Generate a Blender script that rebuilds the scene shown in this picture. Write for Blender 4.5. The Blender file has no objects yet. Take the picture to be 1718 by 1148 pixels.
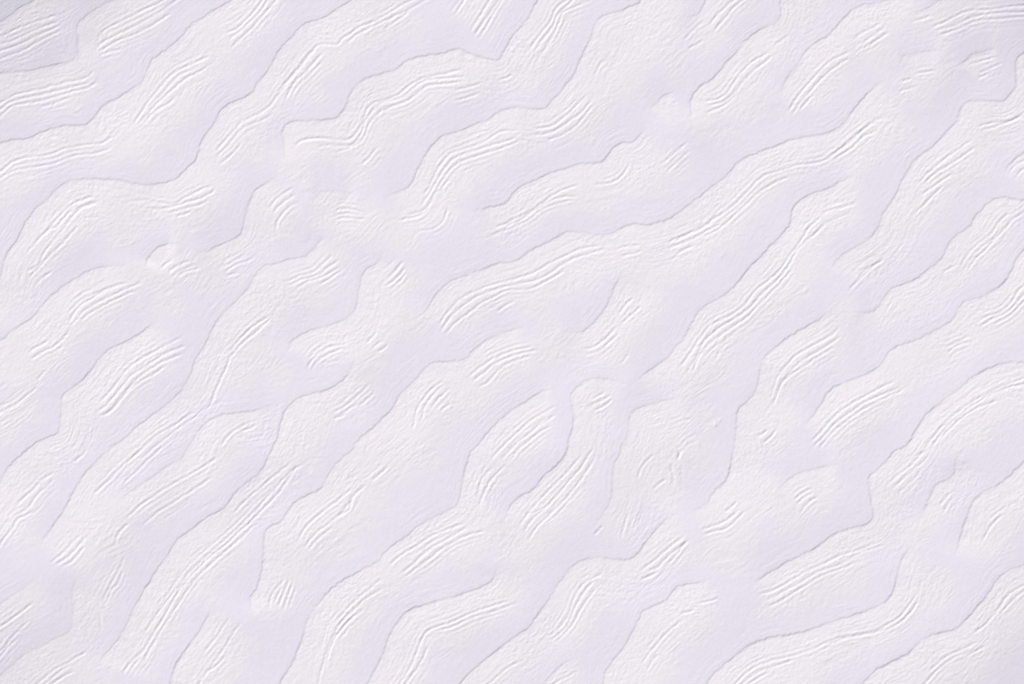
import bpy, math
import numpy as np

# ------------------------------------------------------------------ camera, sky, sun, exposure
S = 0.1                       # metres per unit of the survey the ridges are traced in
W, H = 1718.0, 1148.0         # survey size of the patch of sand in view
scene = bpy.context.scene
cam = bpy.data.cameras.new("camera")
cam_ob = bpy.data.objects.new("camera", cam)
scene.collection.objects.link(cam_ob)
ALT = 190.0
cam_ob.location = (0.0, 0.0, ALT)          # flying straight above, looking straight down
cam_ob.rotation_euler = (0.0, 0.0, 0.0)
cam.sensor_width = 36.0
cam.lens = 36.0 * ALT / (W * S)
cam.clip_start, cam.clip_end = 0.5, 20000.0
scene.camera = cam_ob

SUN_EL = math.radians(38.0)
SUN_AZ = math.radians(143.0)               # clockwise from +Y: low sun over the lower right of the frame
world = bpy.data.worlds.new("World")
scene.world = world
world.use_nodes = True
wn = world.node_tree.nodes
sky = wn.new("ShaderNodeTexSky")
sky.sky_type = 'NISHITA'
sky.sun_disc = False
sky.sun_elevation = SUN_EL
sky.sun_rotation = SUN_AZ
sky.air_density, sky.dust_density, sky.ozone_density = 1.0, 1.5, 1.0
world.node_tree.links.new(sky.outputs[0], wn["Background"].inputs[0])
wn["Background"].inputs[1].default_value = 0.06

sun = bpy.data.lights.new("sun", 'SUN')
sun.energy = 3.0
sun.angle = math.radians(0.53)
sun.color = (1.0, 0.95, 0.90)
sun_ob = bpy.data.objects.new("sun", sun)
scene.collection.objects.link(sun_ob)
sun_ob.rotation_euler = (math.pi / 2 - SUN_EL, 0.0, math.pi - SUN_AZ)
sun_ob.location = (60, -80, 120)

scene.view_settings.view_transform = 'Standard'
scene.view_settings.look = 'None'
scene.view_settings.gamma = 1.0
scene.view_settings.use_curve_mapping = False
scene.view_settings.exposure = 0.445
scene.cycles.max_bounces = 6

# ------------------------------------------------------------------ the sand
def sand_material():
    m = bpy.data.materials.new("white_sand")
    m.use_nodes = True
    nt = m.node_tree
    N, L = nt.nodes, nt.links
    bsdf = N["Principled BSDF"]
    bsdf.inputs["Roughness"].default_value = 0.85
    bsdf.inputs["Specular IOR Level"].default_value = 0.2
    geo = N.new("ShaderNodeNewGeometry")
    def noise(scale, detail, rough=0.55):
        n = N.new("ShaderNodeTexNoise")
        n.inputs["Scale"].default_value = scale
        n.inputs["Detail"].default_value = detail
        n.inputs["Roughness"].default_value = rough
        L.new(geo.outputs["Position"], n.inputs["Vector"])
        return n
    def ramp(src, a, b, ca, cb):
        r = N.new("ShaderNodeValToRGB")
        r.color_ramp.elements[0].position, r.color_ramp.elements[0].color = a, ca
        r.color_ramp.elements[1].position, r.color_ramp.elements[1].color = b, cb
        L.new(src.outputs["Fac"], r.inputs["Fac"])
        return r
    # light painted into the colour: lilac shade in troughs, cream lit tone on ridges
    shade_tone = ramp(noise(0.075, 4.0, 0.6), 0.38, 0.66, (0.811, 0.768, 0.828, 1), (0.825, 0.780, 0.828, 1))
    lit_tone = ramp(noise(0.11, 4.0, 0.6), 0.36, 0.66, (0.833, 0.791, 0.818, 1), (0.843, 0.800, 0.804, 1))
    att = N.new("ShaderNodeAttribute"); att.attribute_name = "crest"  # ridge mask that blends the painted lit tone over the shade tone
    base = N.new("ShaderNodeMix"); base.data_type = 'RGBA'
    L.new(att.outputs["Fac"], base.inputs["Factor"])
    L.new(shade_tone.outputs["Color"], base.inputs["A"]); L.new(lit_tone.outputs["Color"], base.inputs["B"])
    fine = ramp(noise(2.6, 4.0, 0.75), 0.25, 0.75, (0.95, 0.95, 0.955, 1), (1, 1, 1, 1))
    mul = N.new("ShaderNodeMix"); mul.data_type = 'RGBA'; mul.blend_type = 'MULTIPLY'
    mul.inputs["Factor"].default_value = 1.0
    L.new(base.outputs["Result"], mul.inputs["A"]); L.new(fine.outputs["Color"], mul.inputs["B"])
    L.new(mul.outputs["Result"], bsdf.inputs["Base Color"])
    grain = noise(5.0, 3.0, 0.6)
    bump = N.new("ShaderNodeBump")
    bump.inputs["Strength"].default_value = 0.55
    bump.inputs["Distance"].default_value = 0.03
    L.new(grain.outputs["Fac"], bump.inputs["Height"])
    L.new(bump.outputs["Normal"], bsdf.inputs["Normal"])
    return m
SAND = sand_material()

# ------------------------------------------------------------------ survey of the ridges
# Every line is a chain of points read from one of nine survey sheets "sheet:x,y x,y ...|sheet:..."; a sheet covers 600 x 400 units.
SHEET = [(0, 0), (560, 0), (1118, 0), (0, 374), (560, 374), (1118, 374), (0, 748), (560, 748), (1118, 748)]
def line(s):
    out = []
    for part in s.split('|'):
        k, pts = part.split(':')
        ox, oy = SHEET[int(k)]
        for p in pts.split():
            x, y = p.split(',')
            out.append((ox + float(x) * 600 / 1718, oy + float(y) * 400 / 1145))
    return np.array(out)

RIDGES = []
def ridge(label, lee, ripples, hl=1.0, hb=1.0, w=None):
    RIDGES.append(dict(label=label, lee=line(lee), rip=[line(r) for r in ripples], hl=hl, hb=hb, w=w))

#__DATA_BEGIN__
ridge("short ridge with four straight ripples cut off by the top left corner of the patch",
      "0:0,80 60,40 110,8 125,0",
      ["0:0,165 100,120 190,90 280,68", "0:0,205 80,175 150,142 290,95", "0:0,240 100,205 200,155 297,115", "0:20,270 90,245 150,215 220,175 300,137"], hl=1.0, w=95)
ridge("ridge with three long straight ripples and a fan-shaped end, second from the top left corner",
      "0:385,330 372,240 368,160 372,115 420,70 500,20 545,0",
      ["0:455,190 540,125 640,75 730,30 790,0", "0:460,232 520,190 640,130 760,65 855,0", "0:470,255 560,200 700,145 830,62", "0:475,270 530,250 590,235"], w=85)
ridge("ridge entering at the upper left edge below the corner, hooking upward at its right end",
      "0:0,352 80,342 150,335 250,312 340,292 365,255 372,215",
      ["0:0,497 60,460 120,445 300,405 425,370 450,325", "0:0,528 50,490 130,470 330,425 447,395", "0:0,557 70,507 200,485 300,455 400,430 480,395", "0:185,515 270,495 360,460"], w=80)
ridge("long gently winding ridge from left edge to top edge with three separate ripple sets",
      "0:0,685 130,660 200,630 300,605 410,598 450,560 500,500 580,460 640,425 690,385 715,330 740,280 800,235 870,180 920,120 980,85 1050,40 1110,0",
      ["0:0,830 80,770 250,742 320,712 480,690 560,650", "0:0,860 40,835 100,815 250,790 360,750 470,737 545,710",
       "0:640,600 680,540 760,440 830,360 900,320 1005,272", "0:660,605 720,540 790,470 880,390 960,345 1015,310", "0:690,600 740,545 810,500 860,450",
       "0:1080,170 1150,130 1220,60 1265,0", "0:1090,200 1180,130 1250,60 1292,0", "0:1110,240 1170,180 1230,120 1312,20"], w=88)
ridge("very long serpentine ridge from left edge to top edge, ripples braided at its bend",
      "3:0,262 20,190 50,120 85,70|0:85,1140 110,1090 160,1010 230,950 290,890 350,862 420,856 560,860 650,880 720,886 800,876 850,860 890,820 940,775 965,700 985,650 1030,590 1060,530 1110,495 1200,455 1240,400 1290,330 1330,260 1390,190 1460,120 1530,95 1600,60 1690,0",
      ["0:200,1145 250,1080 330,1000 400,960 465,945", "3:120,245 180,210 210,150 290,50 320,10|0:370,1015 440,985 490,975", "3:120,160 180,90 240,30|0:270,1090 330,1030 400,990 480,962",
       "3:130,272 180,225 220,180 300,100 380,10", "3:180,290 215,262 255,228",
       "0:610,970 700,965 830,978 900,945 960,915 1028,890", "0:700,1000 760,1005 840,990 900,972 980,950 1045,908", "0:800,1030 830,1022 900,1000 960,985 1015,962", "0:845,1042 880,1035 920,1020",
       "0:1035,735 1060,700 1110,650 1150,600 1200,570 1260,540 1310,500 1350,440 1400,370 1450,310 1500,250 1540,218 1620,215|1:40,185 80,165 130,130 210,100 300,45 385,0",
       "0:1040,760 1090,710 1150,640 1200,605 1260,580 1310,550", "0:1050,795 1120,740 1160,685",
       "0:1370,480 1420,400 1480,340 1560,250", "0:1395,480 1430,420 1500,350 1555,285", "0:1330,455 1380,395 1440,335 1490,272 1525,235",
       "1:60,215 120,165 190,130 260,100 340,60 445,0", "1:230,148 290,110 370,55"], w=88)
ridge("ridge with square-cornered lower end and triple ripples, climbing to the top edge's middle",
      "0:1368,800 1365,720 1355,650 1380,600 1430,580 1540,575 1565,572|1:10,565 50,520 80,450 120,400 180,365 290,340 340,300 400,280 520,260 600,240 680,265 770,296 800,288 820,250 850,190 880,150 920,110 950,50 978,0",
      ["0:1410,710 1460,675 1550,665|1:60,675 110,640 140,590 160,530 200,495 300,465 360,420 420,385 470,370 625,338",
       "0:1510,712 1570,702|1:80,700 130,650 150,590 180,545 230,500 330,470 390,420 450,390 540,380 640,370",
       "1:0,737 80,715 140,670 170,600 210,555 260,525 350,490 400,455 460,415 560,405 642,390", "1:130,800 170,760 212,708",
       "1:560,442 640,425 725,398", "1:570,492 640,475 705,452",
       "1:940,240 990,170 1040,110 1070,40 1120,3", "1:950,265 1010,190 1050,130 1080,70 1132,20", "1:985,278 1040,200 1080,120 1100,60 1148,40", "1:785,390 830,380 860,360"], w=82)
ridge("small ridge with a short ripple fan hanging from the top edge at the centre",
      "1:540,75 570,40 600,0",
      ["1:650,162 690,100 735,25 750,0", "1:670,182 720,110 772,35", "1:690,202 740,120 787,38", "1:575,85 610,35 632,0"], hl=0.6, hb=0.7, w=80)
ridge("S-shaped ridge with a smooth broad shoulder at the top edge and triple ripples below",
      "1:220,950 330,915 370,880 400,810 440,750 480,690 520,650 600,630 730,580 780,545 850,520 1000,522 1050,480 1100,430 1150,370 1180,300 1210,230 1235,180 1260,110 1310,70 1400,45 1460,15 1472,0",
      ["1:430,952 470,880 510,800 560,745 640,715 730,680 800,640 895,628", "1:420,995 460,930 500,860 550,790 600,750 700,720 800,690 885,660",
       "1:350,1035 430,1010 480,940 530,860 580,800 640,770 750,735 840,700 905,680", "1:300,1060 400,1045 450,1010 500,930 562,855", "1:395,1112 480,1100 530,1060 552,985",
       "1:950,627 1040,610 1110,560 1170,510 1225,455", "1:940,652 1050,635 1130,590 1200,530 1245,475", "1:1015,685 1100,650 1180,590 1255,495", "1:1248,372 1280,310 1305,285"], w=80)
ridge("ridge with a ragged upper edge and two ripple sets below the broad-shouldered ridge, upper centre",
      "1:640,1010 710,1005 820,975 860,930 920,885 1000,850 1100,815 1200,785 1290,780 1330,730 1380,690 1440,680 1490,630 1540,600",
      ["1:770,1102 860,1060 940,1020 1010,970 1090,920 1185,888", "1:810,1097 900,1060 970,1010 1060,960 1185,940", "1:740,1142 850,1100 930,1060 1000,1010 1080,980 1172,958",
       "1:1240,892 1330,880 1380,850 1422,785", "1:1560,802 1620,750 1705,675", "1:1590,832 1650,780 1715,720"], w=82)
ridge("tiny stray ridge spur with no ripples standing free between two longer ridges, upper centre",
      "1:1510,530 1540,500 1570,470 1600,450 1642,433", [], hl=0.8, hb=0.4, w=40)
ridge("short rough ridge at the top edge beside the broad smooth shoulder",
      "2:60,88 110,82 150,72 170,40 192,0",
      ["2:230,155 280,90 320,40 362,5", "2:200,130 250,70 300,20 330,0", "2:80,202 150,130 190,100", "2:100,240 145,222 180,200"], hl=0.7, hb=0.8, w=75)
ridge("straight ridge with a blunt squared foot, running up to the top edge right of centre",
      "2:122,620 115,540 118,475 160,415 210,390 270,320 330,250 370,200 440,150 510,115 545,70 550,0",
      ["2:170,492 240,482 290,452 350,362 400,312 470,270 505,248", "2:190,517 270,490 320,450 380,380 450,320 515,265", "2:180,548 270,512 345,452", "2:515,222 550,200 592,168"], w=78)
ridge("arched ridge toward the top right whose ripples split into upper and lower sets",
      "2:528,500 545,450 580,370 620,320 650,270 680,230 740,190 800,150 840,100 880,60 930,30 1015,12",
      ["2:580,547 620,480 680,410 730,350 800,290 885,248", "2:600,562 650,490 710,420 770,360 830,310 885,280", "2:640,532 670,495 705,455",
       "2:895,195 960,150 1045,105", "2:915,222 980,180 1062,128", "2:920,245 1000,200 1075,148"], w=85)
ridge("darker ridge with three flat ripples leaving at the top right corner",
      "2:1150,60 1190,55 1250,40 1300,8",
      ["2:1265,132 1350,100 1450,55 1560,45 1718,28", "2:1285,152 1390,120 1480,80 1600,65 1718,58", "2:1300,172 1400,140 1500,100 1600,92 1718,85", "2:1180,102 1230,92 1275,72"], hl=0.7, w=85)
ridge("faint soft-edged low ridge with hardly any ripples below the top right corner ridge",
      "2:1100,282 1160,265 1230,245 1325,238", ["2:1190,352 1300,338", "2:1110,442 1205,418", "2:1130,395 1180,380"], hl=0.5, hb=0.6, w=75)
ridge("small isolated rough-textured block of sand near the right edge, upper right",
      "2:1395,330 1402,308 1440,285 1460,265 1520,245 1595,233",
      ["2:1488,357 1540,335 1615,308", "2:1490,382 1520,368 1545,355", "2:1440,320 1510,295 1590,275"], hl=0.8, hb=0.6, w=50)
ridge("longest smooth ridge, crossing the middle diagonally, with ripple sets at both ends",
      "4:410,470 430,430 460,390 490,345 540,295 590,270 680,230 780,200 860,185 900,165 960,125 1040,90 1110,50 1160,45 1290,60 1340,45 1420,10|1:1500,1080|2:0,1060 60,1020 120,970 200,910 290,840 350,780 420,740 530,700 620,670 760,640 820,610 870,570 910,510 960,450 1020,400 1062,370",
      ["4:500,502 560,420 620,360 700,320 800,290 880,265 960,240 1030,200 1110,160 1190,125 1295,113", "4:510,532 570,450 640,390 720,340 820,310 900,295 980,275 1060,230 1140,180 1220,150 1315,130",
       "4:530,545 600,470 680,410 760,360 850,325 950,315 1040,275 1115,222", "4:780,432 830,395 875,378", "4:1365,132 1430,112 1475,112", "4:1370,162 1440,150 1485,132",
       "5:0,108 30,85 110,50 185,0", "5:20,97 120,50 235,0", "5:10,122 120,80 200,40 275,0", "5:20,182 80,135 142,108",
       "2:110,1140 220,1060 320,990 390,920 450,860 510,830 600,800 740,780 820,730 890,680 950,620 1045,548", "2:170,1145 280,1080 370,1000 440,930 520,880 605,848",
       "2:770,762 850,700 910,650 980,600 1055,558", "2:800,772 880,720 950,660 1025,618"], w=88)
ridge("long steep ridge with tight parallel ripples running its whole length, right of the middle",
      "4:1440,780 1500,720 1560,680 1620,630|5:40,600 80,560 110,500 150,430 200,390 270,350 330,300 370,250 410,200 460,150 520,90 570,30|2:590,1080 600,1010 640,960 700,930 760,910 800,890 870,855 935,838",
      ["5:60,702 110,640 170,540 220,490 300,450 370,400 430,330 490,280 550,220 600,150 650,80 705,0", "5:90,732 140,650 190,560 250,510 330,460 400,410 460,340 530,280 590,200 640,120 745,25",
       "5:120,722 160,640 220,570 290,520 380,460 450,390 540,300 615,215", "5:180,652 230,600 290,560 345,518", "5:240,652 270,600 312,568",
       "2:660,1122 700,1080 742,1048", "2:700,1142 740,1100 770,1070", "2:740,1030 830,1000 920,975"], w=80)
ridge("ridge bent at a right angle near the right edge, then running straight downward",
      "5:790,250 800,212 840,160 900,120 950,90 1000,50|2:1020,1090 1050,1010 1100,930 1130,860 1180,790 1250,720 1330,650 1390,590 1410,530 1440,495 1520,485 1600,490 1640,460 1668,420 1672,340 1680,285 1718,250",
      ["2:1200,892 1260,830 1330,770 1400,720 1475,668", "2:1230,892 1300,830 1380,780 1450,730 1485,698", "2:1220,942 1300,888 1380,830", "2:1190,1032 1260,960 1335,888",
       "2:1480,612 1560,595 1640,585 1718,545", "2:1500,632 1600,605 1705,568",
       "5:875,335 910,290 960,240 1020,190 1055,172", "5:920,272 970,220 1045,178"], w=82)
ridge("rough-crusted ridge fragment against the right edge under the right-angled ridge",
      "2:1605,875 1640,800 1680,760 1718,735", ["2:1640,850 1670,800 1718,775", "2:1665,870 1690,830 1718,812"], hl=0.9, hb=0.6, w=55)
ridge("knobbly ridge ending at a smooth rounded toe, rippled only near the right edge",
      "5:880,425 970,430 1010,410 1050,350 1080,320 1150,290 1210,260 1260,215 1320,170 1350,110 1390,60 1450,20|2:1490,1030 1540,980 1600,950 1718,965",
      ["5:1415,255 1450,190 1500,130 1560,80 1605,25", "5:1440,242 1480,180 1540,120 1590,70 1625,15", "2:1555,1145 1590,1080 1645,1018", "2:1610,1122 1660,1060 1695,1035", "5:1320,242 1350,225 1385,208"], w=75)
ridge("crescent ridge with three curved ripples whose lower tail turns straight down, right of centre",
      "8:90,335 170,290 220,230 280,170 300,120 310,60|5:310,1130 330,1020 340,900 380,860 420,820 440,760 450,700 470,650 520,600 600,540 690,490 740,460 805,402",
      ["5:500,852 530,760 570,690 640,630 720,580 790,540 845,492", "5:510,885 550,780 600,710 670,650 750,605 845,538", "5:550,782 600,730 660,690 740,640 815,588", "5:460,1062 500,1030 532,988", "5:440,1032 470,1010 485,995",
       "8:160,408 220,390 290,360 352,308", "8:170,432 240,410 300,390 385,308", "8:280,322 315,290 345,268"], w=80)
ridge("long ridge rising to the right edge with many ripples on its bulging lower end",
      "5:640,990 700,930 740,870 790,800 850,765 960,720 1030,680 1070,620 1110,590 1200,560 1290,510 1360,470 1400,420 1430,380 1520,350 1600,300 1650,240 1680,170 1718,118",
      ["5:690,1062 740,1010 800,940 860,890 950,840 1020,800 1105,758", "5:700,1088 760,1030 820,960 900,900 1000,840 1135,788", "5:730,1092 800,1010 880,940 980,880 1060,840 1145,798",
       "5:1480,482 1540,450 1600,430 1650,390 1690,330 1718,305", "5:1490,502 1580,460 1650,420 1718,350", "5:1565,492 1640,450 1718,382", "5:1330,602 1400,570 1465,543", "5:1340,632 1400,590 1475,573"], w=80)
ridge("broad ridge with closely spaced long ripples and a notched bend, reaching the lower right edge",
      "8:380,665 430,640 500,600 570,560 650,520 740,475 800,430 870,400 960,375 990,340 985,270 970,160 1010,120 1070,60|5:1090,1100 1160,1060 1200,990 1260,910 1330,850 1400,800 1470,740 1540,700 1620,675 1718,672",
      ["8:430,722 500,700 580,660 680,600 770,560 860,520 950,490 1045,453", "8:470,752 560,700 640,660 740,600 830,570 920,520 1055,473", "8:480,782 560,740 640,690 740,630 830,595 905,563",
       "8:1060,192 1120,140 1180,90 1255,15", "8:1080,212 1150,150 1220,90 1275,35", "8:1110,242 1170,180 1235,115",
       "5:1240,1092 1310,1000 1380,930 1460,870 1560,810 1718,750", "5:1270,1082 1350,980 1430,910 1520,850 1640,790 1718,775", "5:1300,1065 1380,970 1480,900 1605,848", "5:1200,1122 1235,1098"], w=85)
ridge("short soft ridge with a tiny three-ripple fan, enclosed between longer ridges in the lower right",
      "8:520,225 580,170 640,130 720,105 835,95", ["8:608,262 650,230 715,203", "8:620,292 660,250 712,218", "8:640,325 690,270 735,245"], hl=0.7, w=75)
ridge("narrow twisting ridge nearly free of ripples, near the lower right edge",
      "8:1190,405 1220,350 1250,290 1275,220 1300,180 1350,165 1385,130 1390,60 1435,28", ["8:1330,335 1350,290 1385,245", "8:1310,290 1340,255 1370,225"], hl=0.6, w=60)
ridge("smooth-flanked steep ridge without strong ripples, reaching the right edge in the lower right",
      "8:1380,548 1395,500 1400,460 1420,390 1440,340 1470,270 1520,225 1600,180 1718,80", ["8:1520,465 1560,390 1625,325", "8:1550,355 1595,320 1645,288"], w=78)
ridge("long ridge from the bottom edge with a hooked upper end, right of centre",
      "8:190,1145 240,1080 300,1030 380,970 480,925 600,900 700,880 780,845 900,810 1000,775 1060,740 1090,690 1110,610 1130,540 1170,490 1212,463",
      ["8:335,1145 400,1080 480,1040 560,1020 700,980 800,930 900,910 1000,890 1080,850 1150,790 1212,698", "8:368,1145 440,1090 520,1060 625,1028", "8:760,962 860,925 980,905 1100,860 1180,790 1215,728", "8:400,1145 440,1115 505,1088"], w=85)
ridge("last ridge before the bottom right corner, with rough ripples on both its bends",
      "8:940,1142 1000,1080 1060,1045 1150,1000 1210,940 1290,905 1390,880 1440,830 1500,760 1550,700 1590,640 1640,600 1718,563",
      ["8:1260,1082 1330,1020 1400,985 1505,938", "8:1260,1122 1320,1060 1405,998", "8:1440,1012 1480,990 1535,957", "8:1470,902 1540,850 1600,780 1640,720 1718,670", "8:1600,812 1640,770 1670,735 1718,700"], w=78)
ridge("plain ridge rising from the bottom edge right of the middle, faintly rippled at its tip",
      "7:1290,1145 1310,1070 1360,1010 1400,950 1440,880 1480,800 1530,770 1595,742|8:50,680 150,660 225,638",
      ["7:1480,1055 1530,980 1600,900 1685,828", "7:1500,1085 1530,1040 1565,995", "8:150,762 200,752 255,738", "8:60,812 100,800 145,788"], hl=0.8, w=78)
ridge("small low ridge at the bottom edge just right of the middle, barely rippled",
      "7:1000,1145 1080,1060 1130,1030 1200,1015", ["7:1120,1110 1180,1080"], hl=0.6, hb=0.6, w=55)
ridge("ridge rising from the bottom edge centre through a neck into a second rippled shoulder",
      "7:600,1145 650,1090 700,1050 780,985 850,930 930,880 950,850 1000,780 1050,710 1090,640 1130,590 1190,550 1260,530 1310,535 1390,545 1450,520 1490,470 1540,410 1590,360 1645,318",
      ["7:1010,922 1080,880 1130,800 1160,720 1220,650 1305,608", "7:1040,942 1110,880 1150,800 1190,720 1255,648", "7:1060,952 1130,880 1180,800 1230,720 1265,675",
       "7:1470,602 1530,560 1600,500 1685,435", "7:1500,612 1560,580 1630,510 1718,450", "7:1470,642 1520,625 1565,605", "7:780,1112 830,1070 900,1030", "8:0,582 60,510 105,455"], w=80)
ridge("short broad ridge with two straight ripples rising from the bottom edge, left of the middle",
      "7:160,1145 210,1050 250,960 300,850 360,790 450,760 560,730 680,690 750,650 775,610 772,555",
      ["7:320,1145 370,1060 400,990 430,920 470,880 560,850 650,810 760,770 855,748", "7:470,892 570,870 660,830 780,790 895,753", "7:345,1145 410,1055 455,955"], w=75)
ridge("very long bold-rippled ridge from the bottom edge to an eye-shaped upper end at the centre",
      "6:1350,1130 1400,1040 1440,960 1460,880 1490,800 1560,720 1640,650|7:110,610 200,560 270,490 350,430 430,370 520,320 580,290 605,240 620,150 650,40|4:670,1090 720,1030 790,950 850,900 920,860 980,820 1020,800 1065,805",
      ["4:750,1145 820,1070 880,1010 950,950 1075,878", "4:800,1145 860,1080 930,1020 1000,960 1075,918", "4:850,1130 900,1080 1000,1000 1055,968", "7:690,245 700,190 740,130 780,92", "7:700,305 720,230 770,150 830,90",
       "7:260,582 320,530 400,480 480,430 560,400 645,368", "7:310,622 380,570 460,500 560,440 655,388", "7:330,642 400,590 480,530 560,470 660,425 735,408",
       "7:0,862 60,790 130,720 190,670 245,638", "7:0,892 60,830 140,750 240,682", "7:0,925 60,860 150,778", "6:1540,1112 1560,1020 1590,940 1640,850 1715,765", "6:1560,1102 1580,1000 1620,910 1715,800"], w=85)
ridge("double-curved ridge in the lower centre with a knob-shaped head and three deep parallel ripples",
      "7:770,378 820,350 840,300 880,250 950,210 1000,150 1070,90 1120,20|4:1130,1040 1150,980 1150,900 1140,830 1170,790 1220,755 1280,745 1360,760 1425,780",
      ["7:890,392 950,310 1040,210 1120,130 1192,38", "7:910,422 950,360 1020,300 1080,230 1140,160 1200,90 1252,5", "7:930,462 970,400 1040,330 1110,260 1180,170 1230,100 1265,45",
       "4:1238,852 1270,835 1305,818", "4:1230,887 1280,855 1335,828", "4:1248,908 1300,880 1345,848"], w=75)
ridge("wide flat-topped plateau with soft edges and almost no ripples, right of the knob-headed ridge",
      "7:1240,402 1290,330 1330,260 1340,180 1345,100 1380,30|4:1380,1080 1410,1010 1420,940 1440,900 1500,880 1600,850 1710,832",
      ["7:1380,452 1400,380 1422,315", "7:1250,432 1270,410 1295,385", "7:1460,165 1490,90 1545,35", "7:1530,215 1560,185 1600,160", "5:60,1092 95,1045 150,1018", "5:52,1145 66,1110 85,1085", "8:20,85 26,140 32,195", "8:52,0 58,30 64,65", "5:10,985 60,958 125,940", "7:1625,90 1630,150 1632,200"], hl=0.55, hb=0.9, w=100)
ridge("long undulating ridge through the middle with several short fanned ripple sets along its crest",
      "6:1215,840 1195,740 1230,690 1260,600 1265,480 1280,400 1350,360 1400,290 1470,240 1540,205 1580,140 1620,80 1700,10|4:100,1060 190,980 240,930 280,890 320,820 380,760 440,700 480,665 560,665 620,655 670,610 720,570 780,540 860,515 945,493",
      ["6:1430,462 1480,380 1560,310 1640,250 1705,195", "6:1460,492 1520,420 1600,360 1650,320 1705,245", "6:1480,508 1530,450 1605,392", "6:1290,782 1320,700 1375,635", "6:1330,792 1370,700 1392,625", "6:1360,792 1400,680 1412,635",
       "7:10,342 70,310 100,240 165,178", "7:175,172 220,135 265,98", "4:380,1005 400,900 430,850 480,790 535,758", "4:420,952 440,880 490,810 545,778", "4:465,892 520,830 562,788", "4:510,912 535,890 565,868",
       "4:640,752 700,700 780,650 850,620 965,598", "4:660,767 720,725 790,670 860,640 995,608", "4:690,792 740,765 800,700 880,660 955,638"], hl=0.85, w=82)
ridge("short ridge curling under a smooth hollow, with crossing ripples, just above the exact centre right",
      "4:1080,520 1180,522 1220,500 1270,450 1310,400 1340,330 1370,250 1385,215",
      ["4:1190,605 1240,600 1290,570 1340,520 1370,485", "4:1200,635 1260,625 1320,580 1370,530", "4:1375,490 1420,450 1485,400", "4:1370,440 1400,400 1440,360", "4:1380,680 1400,655 1418,632"], hl=0.8, hb=0.8, w=75)
ridge("small cone-shaped ridge with three fine ripples between two winding ridges, upper left",
      "3:935,142 1000,130 1100,90 1140,60|0:1160,1110 1180,1040 1200,960 1230,910 1290,870 1342,828",
      ["0:1288,1012 1330,960 1415,898", "0:1308,1032 1350,985 1425,928", "0:1325,1120 1340,1060 1390,1000 1445,968", "3:1050,222 1120,190 1192,148", "3:1075,243 1130,205 1235,165", "3:1080,263 1120,252 1165,238"], w=72)
ridge("round islet of sand with four short curved ripples, left of the cone-shaped ridge",
      "3:688,225 695,205 710,170 755,122 800,102 855,98", ["3:778,222 800,200 832,178", "3:808,242 860,205 922,183", "3:818,268 880,225 945,203", "3:848,262 900,235 965,218"], hl=1.15, hb=1.1, w=72)
ridge("little three-ripple ridge stub with a flat soft top, upper left of the centre",
      "0:1470,920 1560,922|1:0,920 60,925 130,935", ["1:0,1015 60,1005 165,1022", "1:0,1040 60,1025 175,1040", "1:0,1060 60,1050 160,1055"], hl=0.5, hb=0.6, w=62)
ridge("gently arched ridge from the left edge to the round islet with long central ripples",
      "3:0,565 60,520 140,470 190,410 250,350 310,300 370,260 450,225 560,205 602,178",
      ["3:325,440 390,372 450,345 540,305", "3:330,482 380,410 440,370 520,320 625,288", "3:335,505 400,430 480,380 560,340 650,300 692,288", "3:380,482 440,430 520,385 600,350 665,328", "3:130,632 180,600 245,568", "3:145,662 210,620 270,590 345,518"], w=82)
ridge("ridge with four bold ripples and a tail that drops straight down toward the left edge",
      "6:0,160 60,80|3:180,1050 270,1020 290,970 295,900 300,830 350,790 420,730 470,660 530,605 600,575 690,520 772,453",
      ["3:470,882 540,800 600,720 680,655 780,600 882,543", "3:450,912 510,880 560,820 620,750 700,690 800,630 905,588", "3:470,937 530,905 580,840 640,770 720,705 820,655 892,623", "3:500,932 560,880 620,810 680,760 805,688",
       "6:70,292 150,220 200,170 272,128", "6:60,342 130,300 190,230 265,155", "6:20,445 60,390 90,350 172,318", "6:358,78 400,40 417,5"], w=88)
ridge("long slender ridge from the lower left to a rippled shoulder, scuffed hollow beside it",
      "6:158,492 210,430 260,370 350,230 430,110 540,0|3:560,1060 620,1010 700,950 790,880 870,800 920,710 940,660 990,570 1030,490 1090,420 1140,370 1190,310 1230,250 1280,205 1370,185 1460,160 1520,110 1550,60 1562,15",
      ["3:1370,292 1420,265 1500,240 1560,190 1605,148", "3:1380,312 1440,280 1530,250 1590,205 1645,168", "3:1410,327 1470,290 1560,255 1645,208", "3:1530,302 1600,260 1655,218", "3:1110,622 1150,570 1220,500 1305,448",
       "3:1005,892 1040,810 1070,740 1090,700 1110,640 1170,580 1240,520 1312,458", "3:620,1142 700,1070 760,1020 840,970 900,930 945,903", "3:670,1142 740,1080 820,1020 900,960 962,923", "6:440,243 520,170 600,90 690,20", "6:590,182 660,120 720,60 785,5",
       "6:228,572 300,520 350,460 392,428", "6:258,582 320,540 370,490 425,428", "6:290,592 350,550 412,478"], hl=0.9, w=85)
ridge("pale smooth-backed ridge with faint long ripples, between two long slender ridges on the lower left",
      "6:560,300 600,240 650,205 730,150 810,90 870,55|3:920,1050 950,1000 1000,950 1070,920 1200,905 1280,880 1382,838",
      ["3:1055,1085 1100,1020 1180,970 1245,943", "3:1150,1002 1190,990 1235,973", "6:600,352 700,270 820,190 930,130 1000,90 1065,48", "6:680,382 760,320 840,270 950,200 1025,148", "6:550,485 570,420 625,368",
       "6:490,755 530,670 570,600 605,518", "6:500,775 540,690 570,660 595,585", "6:475,800 480,840 492,885"], hl=0.75, hb=0.9, w=85)
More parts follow.
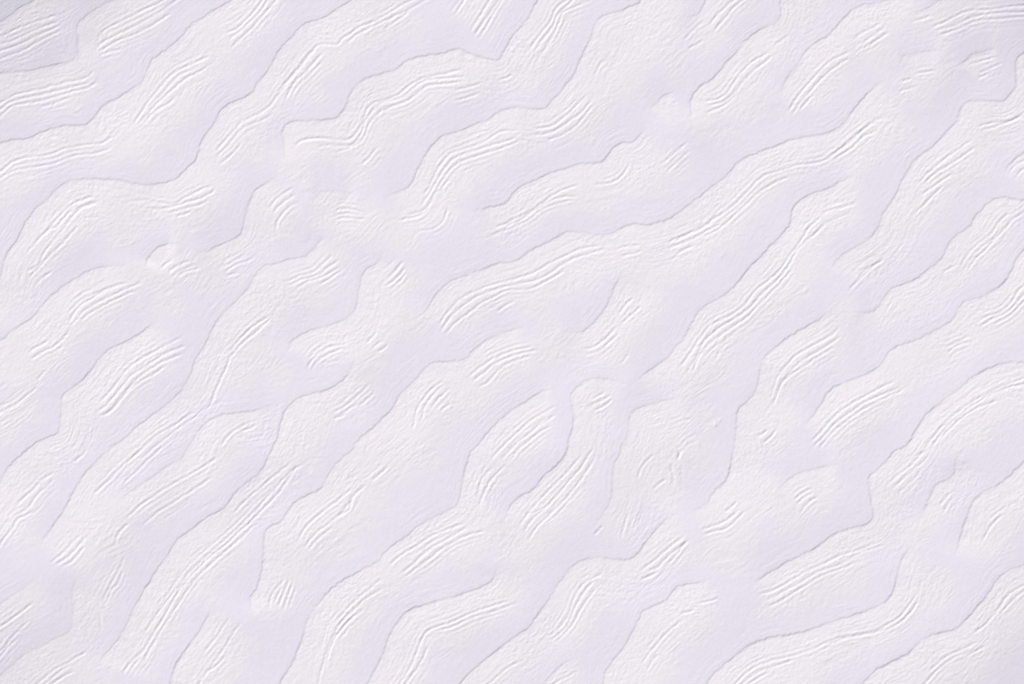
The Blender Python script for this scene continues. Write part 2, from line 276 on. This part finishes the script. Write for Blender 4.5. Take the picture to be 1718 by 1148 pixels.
ridge("very long straight-sided ridge from the bottom left with paired ripples down its full length",
      "6:480,1080 490,1020 540,960 600,880 640,790 690,700 740,620 800,540 850,460 920,400 1000,340 1080,290 1150,210 1230,140 1280,70 1310,5|3:1330,1040 1350,960 1370,905 1420,850 1480,825 1580,795 1650,750 1695,685|4:106,645",
      ["6:660,1032 720,940 790,820 850,720 920,620 1000,545 1090,470 1180,390 1260,310 1330,240 1380,170 1435,98", "6:690,1037 740,950 800,850 870,740 950,630 1030,560 1120,480 1235,375", "6:700,902 780,780 860,680 930,590 1040,490 1150,390 1240,300 1310,220 1400,120 1462,88",
       "6:1120,332 1200,250 1290,170 1405,78", "6:590,1102 630,1040 692,978", "3:1590,922 1660,880|4:80,860 140,810 185,768", "3:1600,942 1640,928 1665,915", "4:0,942 60,905 122,868", "4:120,882 160,850 205,808"], w=85)
ridge("S-curved ridge left of centre with an eye-shaped ripple ring at its foot",
      "3:1378,645 1390,590 1440,540 1500,510 1600,485|4:60,465 95,420 115,370 125,300 140,250 160,220 210,190 242,125",
      ["3:1478,662 1520,610 1585,572", "3:1473,712 1510,650 1570,605 1645,588", "3:1498,712 1530,665 1590,625 1662,598", "4:228,292 290,240 345,178", "4:243,312 300,270 352,208", "4:268,322 320,280 352,238", "4:148,577 190,550 212,518", "4:188,602 210,588 235,568", "4:208,622 235,608 262,588"], hl=0.85, w=72)
ridge("short ridge with a strong ripple pair at the bottom edge, beside the long bold-rippled ridge",
      "6:815,1140 840,1060 900,970 960,890 1000,820 1042,755", ["6:955,1145 1000,1080 1060,1000 1110,920 1165,845", "6:975,1002 1040,920 1112,818", "6:1000,1090 1050,1050 1090,1005"], w=85)
ridge("small faint ridge at the left edge among crossing streaks below the arched ridge",
      "3:0,868 30,850 60,830 92,768", ["3:0,912 80,870 130,830 187,788", "3:178,762 200,735 222,708"], hl=0.6, hb=0.6, w=60)
ridge("dim rippled ridge along the bottom left corner beneath a shaded hollow",
      "6:0,1100 60,1050 130,990 230,940 330,890 350,800 345,700 360,650 400,600",
      ["6:180,1145 260,1080 330,1040 432,983", "6:220,1145 300,1080 352,1048", "6:250,1145 310,1110 370,1080"], hl=0.4, hb=1.0, w=80)
ridge("streaky ridge at the left edge just above the bottom left corner, split by fine grooves",
      "6:0,760 40,730 100,690 150,660 195,615", ["6:0,992 60,920 142,838", "6:0,1015 40,970 85,925", "6:30,850 100,800 170,750"], hl=0.35, hb=0.7, w=80)

PITS = [(1200, 712, 0.9, 3.0), (1207, 706, 0.7, 2.5), (440, 555, 0.6, 5), (450, 548, 0.6, 3), (462, 560, 0.5, 3.5), (433, 548, 0.5, 3), (410, 625, 0.5, 3.5), (418, 618, 0.4, 3), (650, 545, 0.5, 5),
        (730, 175, 0.4, 5), (645, 75, 0.5, 4), (635, 84, 0.4, 3), (662, 70, 0.4, 3.5), (902, 145, 0.4, 4), (1210, 430, 0.5, 3), (1216, 424, 0.4, 3.5), (418, 940, 0.4, 5), (1128, 800, 0.5, 3), (1150, 770, 0.4, 4), (1145, 765, 0.4, 3),
        (1530, 218, 0.5, 3), (1604, 325, 0.4, 3), (62, 447, 0.6, 2.5), (71, 15, 0.6, 2.5), (735, 190, 0.4, 4), (570, 290, 0.4, 5), (1172, 745, 0.5, 4)]

LIT_PATCHES = [(930, 575, 42), (965, 572, 28), (600, 470, 30), (612, 540, 34), (605, 610, 30), (625, 650, 36), (500, 285, 34), (545, 300, 34), (620, 372, 36), (670, 385, 34), (1085, 425, 45), (1140, 440, 38),  # centre and radius of each patch of painted lit tone
          (1175, 200, 28), (1225, 235, 38), (1110, 720, 62), (1150, 775, 52), (1090, 810, 42), (1190, 700, 30), (835, 872, 36), (870, 915, 40), (905, 955, 30), (430, 605, 46), (465, 630, 28), (760, 645, 40), (700, 740, 62),
          (650, 790, 40), (1415, 525, 26), (1500, 640, 42), (1000, 560, 26), (560, 905, 46), (500, 850, 30), (190, 905, 42), (190, 965, 34), (165, 1030, 30), (1230, 930, 50), (1330, 855, 50), (1390, 830, 34), (270, 240, 38), (235, 262, 30),
          (1100, 80, 52), (1145, 105, 40), (1060, 130, 34), (1120, 290, 52), (1060, 300, 34), (1570, 120, 36), (1530, 150, 34), (160, 110, 26), (150, 70, 24), (340, 470, 34), (280, 505, 30), (420, 330, 26), (700, 545, 26), (1090, 900, 26),
          (1030, 700, 24), (1290, 420, 30), (1240, 500, 40), (1600, 830, 34), (1440, 870, 40), (1560, 985, 40), (1290, 1050, 40), (1180, 1010, 30), (450, 1020, 30), (120, 720, 24), (110, 790, 30), (1340, 200, 30), (270, 468, 36), (218, 472, 30), (320, 452, 34), (372, 440, 28), (25, 700, 30), (60, 560, 28), (585, 300, 28), (740, 350, 30), (1480, 430, 26), (880, 410, 34)]
#__DATA_END__

# ------------------------------------------------------------------ height field
rng = np.random.default_rng(7)
LAT = rng.random((512, 512)).astype(np.float32) * 2 - 1
def noise2(u, v, seed=0):
    u = u + seed * 37.17; v = v + seed * 91.73
    iu = np.floor(u).astype(np.int64); iv = np.floor(v).astype(np.int64)
    fu = u - iu; fv = v - iv
    fu = fu * fu * (3 - 2 * fu); fv = fv * fv * (3 - 2 * fv)
    a = LAT[iv & 511, iu & 511]; b = LAT[iv & 511, (iu + 1) & 511]
    c = LAT[(iv + 1) & 511, iu & 511]; d = LAT[(iv + 1) & 511, (iu + 1) & 511]
    return (a * (1 - fu) + b * fu) * (1 - fv) + (c * (1 - fu) + d * fu) * fv
def sm(a, b, x):
    t = np.clip((x - a) / (b - a), 0, 1)
    return t * t * (3 - 2 * t)

def spline(P, step):
    """Catmull-Rom through the points, resampled evenly."""
    P = np.asarray(P, float)
    keep = [0] + [i for i in range(1, len(P)) if np.hypot(*(P[i] - P[i - 1])) > 1.5]
    P = P[keep]
    Q = np.vstack([2 * P[0] - P[1], P, 2 * P[-1] - P[-2]])
    out = []
    for i in range(1, len(Q) - 2):
        p0, p1, p2, p3 = Q[i - 1:i + 3]
        n = max(2, int(np.hypot(*(p2 - p1)) / 2))
        t = np.linspace(0, 1, n, endpoint=False)[:, None]
        out.append(0.5 * (2 * p1 + (p2 - p0) * t + (2 * p0 - 5 * p1 + 4 * p2 - p3) * t ** 2 + (3 * p1 - p0 - 3 * p2 + p3) * t ** 3))
    C = np.vstack(out + [P[-1:]])
    s = np.r_[0, np.cumsum(np.hypot(*np.diff(C, axis=0).T))]
    n = max(3, int(s[-1] / step) + 1)
    q = np.linspace(0, s[-1], n)
    return np.c_[np.interp(q, s, C[:, 0]), np.interp(q, s, C[:, 1])]

def extend(P, far):
    """A line that leaves the frame goes on beyond it."""
    P = [np.array(p) for p in P]
    def edge(p): return p[0] < 14 or p[1] < 14 or p[0] > W - 14 or p[1] > H - 14
    def go(a, b):
        d = a - b; d = d / (np.hypot(*d) + 1e-9)
        return a + d * far
    if edge(P[0]): P.insert(0, go(P[0], P[1]))
    if edge(P[-1]): P.append(go(P[-1], P[-2]))
    return np.array(P)

FINE = 1.5
inner_x = np.arange(-18, W + 18 + FINE, FINE)
inner_y = np.arange(-18, H + 18 + FINE, FINE)
def grow(start, sign):
    out, step, p = [], FINE * 1.6, start
    while abs(p) < 90000:
        p = p + sign * step
        out.append(p)
        step = min(step * 1.06, 7.0) if abs(p - start) < 420 else step * 1.28
    return np.array(out)
def axis(inner): return np.r_[grow(inner[0], -1)[::-1], inner, grow(inner[-1], 1)]
X, Y = axis(inner_x), axis(inner_y)
NX, NY = len(X), len(Y)
GX, GY = np.meshgrid(X, Y)
Z = np.zeros((NY, NX))
LIT_MASK = np.zeros((NY, NX))                # painted cream lit tone over the ridge, thinning out at its foot
SHADE_MASK = np.zeros((NY, NX))                # trough behind a brink, kept in the painted lilac shade tone
BAND = np.zeros((NY, NX))                 # how much of a ridge's upper face a point is
OWNER = np.full((NY, NX), -1, np.int32)   # ridge a vertex belongs to
OWN_D = np.full((NY, NX), 1e9)
SLIP = np.zeros((NY, NX), bool)            # on the steep slip face below the brink
RIPID = np.full((NY, NX), -1, np.int32)
RIP_D = np.full((NY, NX), 1e9)

def distance_field(C, pad_lo, pad_hi):
    """Signed distance to a chain (positive on its lower right) and the length along it, in the box around it."""
    pad = max(pad_lo, pad_hi)
    i0, i1 = np.searchsorted(X, [C[:, 0].min() - pad, C[:, 0].max() + pad])
    j0, j1 = np.searchsorted(Y, [C[:, 1].min() - pad, C[:, 1].max() + pad])
    if i1 - i0 < 2 or j1 - j0 < 2: return None
    D = np.full((j1 - j0, i1 - i0), 1e9); SG = np.zeros_like(D); T = np.zeros_like(D)
    s = 0.0
    for a, b in zip(C[:-1], C[1:]):
        v = b - a; l = np.hypot(*v)
        if l < 1e-6: continue
        u0, u1 = np.searchsorted(X[i0:i1], [min(a[0], b[0]) - pad, max(a[0], b[0]) + pad])
        v0, v1 = np.searchsorted(Y[j0:j1], [min(a[1], b[1]) - pad, max(a[1], b[1]) + pad])
        if u1 <= u0 or v1 <= v0: s += l; continue
        px = X[i0 + u0:i0 + u1][None, :] - a[0]; py = Y[j0 + v0:j0 + v1][:, None] - a[1]
        k = np.clip((px * v[0] + py * v[1]) / (l * l), 0, 1)
        d2 = (px - k * v[0]) ** 2 + (py - k * v[1]) ** 2
        sub = D[v0:v1, u0:u1]
        m = d2 < sub
        sub[m] = d2[m]
        side = np.sign(v[0] * py - v[1] * px) + 0 * d2
        SG[v0:v1, u0:u1][m] = side[m]
        T[v0:v1, u0:u1][m] = (s + k * l)[m]
        s += l
    D = np.sqrt(D)
    return slice(j0, j1), slice(i0, i1), D * np.where(SG == 0, 1, SG), T, s

def blur(a, r):
    for ax in (0, 1):
        p = np.pad(a, [(r + 1, r) if x == ax else (0, 0) for x in (0, 1)], mode='edge')
        c = np.cumsum(p, axis=ax)
        n = a.shape[ax]
        a = (np.take(c, np.arange(2 * r + 1, 2 * r + 1 + n), ax) - np.take(c, np.arange(0, n), ax)) / (2 * r + 1)
    return a

HB, HL = 1.35, 0.82
def raise_ridge(C, w, hl, hb, seed, own=None):
    WB = 78.0
    f = distance_field(C, WB + 10, w + 15)
    if f is None: return
    js, is_, d, t, L = f
    e = min(46.0, L * 0.27)
    gx, gy = GX[js, is_], GY[js, is_]
    tap = sm(0, e, t) * sm(0, e, L - t)
    dj = d + 1.0 * noise2(gx / 3.6, gy / 3.6, seed + 1) + 0.8 * noise2(t / 7, t * 0 + seed, seed) + 1.6 * noise2(t / 30, t * 0 + seed, seed + 3)
    lee = 0.75 + 0.25 * noise2(t / 9, t * 0 + seed, seed + 6) + 0.38 * noise2(t / 35, t * 0 + seed, seed + 5)
    ww = w * (1 + 0.12 * noise2(t / 50, t * 0, seed + 8))
    u = np.clip(dj / ww, 0, 1)
    front = (1 - u) ** 1.2
    back = np.clip(1 + dj / WB, 0, 1) ** 1.25
    brink = sm(-1.7, 1.7, dj)
    z = tap * (np.where(dj < 0, hb * HB * back, hb * HB * front) + hl * lee * HL * brink * front)
    soft = blur(blur(z, 4), 4)                    # sand slumps: no creases where two arms of a bend meet
    k = sm(9, 20, np.abs(d))
    Z[js, is_] += z * (1 - k) + soft * k
    on = tap * sm(2, 8, dj) * (1 - sm(ww * 0.75, ww, dj))
    BAND[js, is_] = np.maximum(BAND[js, is_], on)
    rag = 16 * noise2(gx / 26, gy / 26, seed + 19) + 9 * noise2(gx / 9, gy / 9, seed + 20)
    tapc = sm(-5, e * 0.7, t) * sm(-5, e * 0.7, L - t)
    cr = tapc * sm(-1.5, 3, dj) * (1 - sm(ww + 6, ww + 32, dj + rag))
    LIT_MASK[js, is_] = np.maximum(LIT_MASK[js, is_], cr)
    fl = tapc * (dj < 0) * sm(-52, -26, dj + rag) * (1 - sm(-1.5, 1.5, dj))
    SHADE_MASK[js, is_] = np.maximum(SHADE_MASK[js, is_], fl)
    # wind-combed streaks along the ridge, both on its face and on the foot of the slope behind it
    behind = tap * (1 - sm(-7, -2, dj)) * sm(-48, -12, dj)
    st = noise2(t / 24, dj / 2.3, seed + 11) + 0.6 * noise2(t / 10, dj / 1.9, seed + 13)
    patch = np.clip(0.55 + 0.9 * noise2(t / 40, dj / 30, seed + 17), 0, 1.3)
    Z[js, is_] += st * patch * blur(0.15 * on + 0.12 * behind, 3)
    if own is not None:
        inside = (dj > -3.5) & (dj < ww * 0.93) & (tap > 0.08)
        m = inside & (np.abs(d) < OWN_D[js, is_])
        OWNER[js, is_][m] = own
        SLIP[js, is_][m] = (dj < 3.2)[m]
        OWN_D[js, is_][m] = np.abs(d)[m]

def raise_ripple(C, seed, rid=None, amp=1.0):
    f = distance_field(C, 13, 13)
    if f is None: return
    js, is_, d, t, L = f
    e = min(13.0, L * 0.2)
    tap = sm(0, e, t) * sm(0, e, L - t)
    dj = d + 0.5 * noise2(GX[js, is_] / 3.3, GY[js, is_] / 3.3, seed + 1) + 0.5 * noise2(t / 5, t * 0 + seed, seed) + 1.2 * noise2(t / 24, t * 0 + seed, seed + 2)
    a = amp * (0.46 + 0.17 * noise2(t / 5, t * 0, seed + 4) + 0.16 * noise2(t / 28, t * 0, seed + 6))
    prof = np.exp(-(dj / np.where(dj < 0, 2.6, 1.5)) ** 2) - 0.25 * np.exp(-((dj - 4.0) / 2.4) ** 2) - 0.30 * np.exp(-((dj + 5.0) / 2.4) ** 2)
    Z[js, is_] += tap * a * prof
    if rid is not None:
        m = (np.abs(dj) < 3.1) & (tap > 0.12) & (np.abs(d) < RIP_D[js, is_])
        RIPID[js, is_][m] = rid
        RIP_D[js, is_][m] = np.abs(d)[m]

RIPPLES = []     # (ridge index)
traced = []
for i, r in enumerate(RIDGES):
    C = spline(extend(r['lee'], 90), 7.0)
    if r['w'] is None:
        far = [np.min(np.hypot(C[:, 0] - p[0], C[:, 1] - p[1])) for q in r['rip'] for p in q]
        r['w'] = float(np.clip((np.percentile(far, 90) if far else 45) + 22, 55, 105))
    raise_ridge(C, r['w'], r['hl'], r['hb'], i * 1.31 + 0.5, own=i)
    traced.append((C, r))
for i, r in enumerate(RIDGES):
    r['rip_c'] = [spline(q, 4.0) for q in r['rip']]
    for q in r['rip']:
        C = spline(extend(q, 40), 4.0)
        raise_ripple(C, len(RIPPLES) * 0.77 + 0.3, rid=len(RIPPLES))
        # fainter broken companions beside it
        tg = np.gradient(C, axis=0); tg /= np.linalg.norm(tg, axis=1, keepdims=True) + 1e-9
        nrm = np.c_[-tg[:, 1], tg[:, 0]]
        n = len(C)
        for side in (-1, 1):
            for off in (8.0, 15.0):
                if rng.random() < 0.9 and n > 9:
                    a, b = int(n * 0.3 * rng.random()), int(n * (0.7 + 0.3 * rng.random()))
                    c = (C + side * off * nrm)[a:b]
                    if b - a < 6: continue
                    m = c[len(c) // 2]
                    if min(np.hypot(o[:, 0] - m[0], o[:, 1] - m[1]).min() for o in r['rip_c']) < 6.0: continue
                    raise_ripple(c, rng.random() * 300, amp=(0.56 - 0.018 * off) * (0.5 + 0.6 * rng.random()))
        RIPPLES.append(i)
# the same kind of ridges goes on round the surveyed patch
for sx in (-1, 0, 1):
    for sy in (-1, 0, 1):
        if sx == 0 and sy == 0: continue
        off = np.array([sx * (W + 100), sy * (H + 100)])
        for k, (C, r) in enumerate(traced):
            c = C + off
            if c[:, 0].max() < -430 or c[:, 0].min() > W + 430 or c[:, 1].max() < -430 or c[:, 1].min() > H + 430: continue
            ins = (c[:, 0] > -70) & (c[:, 0] < W + 70) & (c[:, 1] > -70) & (c[:, 1] < H + 70)
            c = c[~ins]
            if len(c) < 6 or np.hypot(*np.diff(c, axis=0).T).max() > 30: continue
            raise_ridge(c, r['w'], r['hl'], r['hb'], k * 2.1)

# the painted lit tone carries on over saddles where ridges run together
for (x, y, r0) in LIT_PATCHES:
    i0, i1 = np.searchsorted(X, [x - 2 * r0, x + 2 * r0]); j0, j1 = np.searchsorted(Y, [y - 2 * r0, y + 2 * r0])
    w = (slice(j0, j1), slice(i0, i1)); gx, gy = GX[w], GY[w]
    q = np.hypot(gx - x, (gy - y) * 1.1) / r0 + 0.35 * noise2(gx / 24, gy / 24, 31) + 0.15 * noise2(gx / 8, gy / 8, 32)
    LIT_MASK[w] = np.maximum(LIT_MASK[w], 0.9 * (1 - sm(0.7, 1.25, q)))
LIT_MASK = blur(LIT_MASK * (1 - 0.85 * SHADE_MASK), 1)
ROUGH = np.maximum(BAND, 0.75 * LIT_MASK)
near = sm(900, 300, np.maximum(np.abs(GX - W / 2) - W / 2, np.abs(GY - H / 2) - H / 2))
Z += near * (0.11 * noise2(GX / 4.0, GY / 4.0, 1) + 0.10 * noise2(GX / 2.3, GY / 2.3, 2)) * (0.40 + 1.05 * ROUGH * (0.7 + 0.6 * noise2(GX / 40, GY / 40, 8)))
al, ac = GX * 0.80 - GY * 0.60 + 14 * noise2(GX / 60, GY / 60, 41), GX * 0.60 + GY * 0.80 + 14 * noise2(GX / 60, GY / 60, 42)
Z += near * 0.17 * LIT_MASK * (1 - BAND) * noise2(al / 17, ac / 2.8, 43) * np.clip(0.5 + noise2(GX / 38, GY / 38, 44), 0, 1.2)
Z += near * 0.05 * noise2(GX / 9, GY / 9, 4)
Z += near * 0.7 * noise2(GX / 70, GY / 70, 3) + near * 2.0 * noise2(GX / 230, GY / 230, 5)
# slopes added at the four corners, turned from the sun to darken them
sx_, sy_ = math.sin(SUN_AZ), -math.cos(SUN_AZ)
def along(cx, cy): return (GX - cx) * sx_ + (GY - cy) * sy_
def shade_slope(cx, cy, sign, k, r0):
    u = np.clip(r0 - sign * along(cx, cy), 0, r0 * 1.5)
    across = (GX - cx) * sy_ - (GY - cy) * sx_
    return -sign * k * u * u / (2 * r0) * np.exp(-(across / 330) ** 2)
Z += shade_slope(0, 0, 1, 0.15, 230) + shade_slope(W, H, -1, 0.10, 190)
for cx, cy, k, r0 in ((W + 10, -10, 0.085, 230), (-10, H + 10, 0.06, 240)):
    Z += k * np.exp(-(((GX - cx) ** 2 + (GY - cy) ** 2) / r0 ** 2)) * along(cx, cy)
for (x, y, a, r0) in PITS:
    Z -= 0.6 * a * np.exp(-(((GX - x) / r0) ** 2 + ((GY - y) / (r0 * 1.4)) ** 2)) * (1 + 0.5 * noise2(GX / 2, GY / 2, 9))
far = np.hypot(GX - W / 2, GY - H / 2)
Z += sm(3000, 30000, far) * 60 * noise2(GX / 6000, GY / 6000, 21)

# ------------------------------------------------------------------ meshes: every ridge, every ripple, and the ground between them
PX = (GX - W / 2) * S
PY = (H / 2 - GY) * S
PZ = Z * S
dzdx = np.gradient(PZ, axis=1) / np.gradient(PX, axis=1)
dzdy = np.gradient(PZ, axis=0) / np.gradient(PY, axis=0)
NRM = np.stack([-dzdx, -dzdy, np.ones_like(PZ)], -1)
NRM /= np.linalg.norm(NRM, axis=-1, keepdims=True)
CRV = LIT_MASK.reshape(-1).astype(np.float32)
CO = np.stack([PX, PY, PZ], -1).reshape(-1, 3)
NRM = NRM.reshape(-1, 3)
idx = np.arange(NX * NY).reshape(NY, NX)
quads = np.stack([idx[1:, :-1], idx[1:, 1:], idx[:-1, 1:], idx[:-1, :-1]], -1).reshape(-1, 4)
q_owner = OWNER[:-1, :-1].reshape(-1)
q_slip = SLIP[:-1, :-1].reshape(-1)
q_rip = RIPID[:-1, :-1].reshape(-1)

def patch(name, q, origin):
    used, inv = np.unique(q, return_inverse=True)
    inv = inv.reshape(-1)
    me = bpy.data.meshes.new(name)
    n = len(q)
    me.vertices.add(len(used)); me.loops.add(n * 4); me.polygons.add(n)
    me.vertices.foreach_set("co", (CO[used] - origin).astype(np.float32).ravel())
    me.loops.foreach_set("vertex_index", inv.astype(np.int32))
    me.polygons.foreach_set("loop_start", np.arange(0, n * 4, 4, dtype=np.int32))
    me.polygons.foreach_set("use_smooth", np.ones(n, dtype=bool))
    me.update(calc_edges=True)
    at = me.attributes.new("crest", 'FLOAT', 'POINT')
    at.data.foreach_set("value", CRV[used])
    me.materials.append(SAND)
    me.normals_split_custom_set_from_vertices(NRM[used].tolist())
    ob = bpy.data.objects.new(name, me)
    scene.collection.objects.link(ob)
    return ob

ground = patch("ground", quads[(q_owner < 0) & (q_rip < 0)], np.zeros(3))
ground["kind"] = "structure"
rip_of = np.array(RIPPLES + [0])
for i, r in enumerate(RIDGES):
    q = quads[(q_owner == i) & (q_rip < 0) & ~q_slip]
    qs = quads[(q_owner == i) & (q_rip < 0) & q_slip]
    if not len(q): print("EMPTY RIDGE", i, r['label']); continue
    c = CO[np.unique(q)]
    origin = np.array([c[:, 0].mean(), c[:, 1].mean(), c[:, 2].min()])
    ob = patch("sand_ridge", q, origin)
    ob.location = origin
    ob["label"] = r['label']; ob["category"] = "sand ridge"; ob["group"] = "white wind-blown sand ridges"
    if len(qs) > 5: patch("slip_face", qs, origin).parent = ob
    for k in [k for k, o in enumerate(RIPPLES) if o == i]:
        qr = quads[q_rip == k]
        if len(qr) < 6: continue
        ch = patch("ripple", qr, origin)
        ch.parent = ob
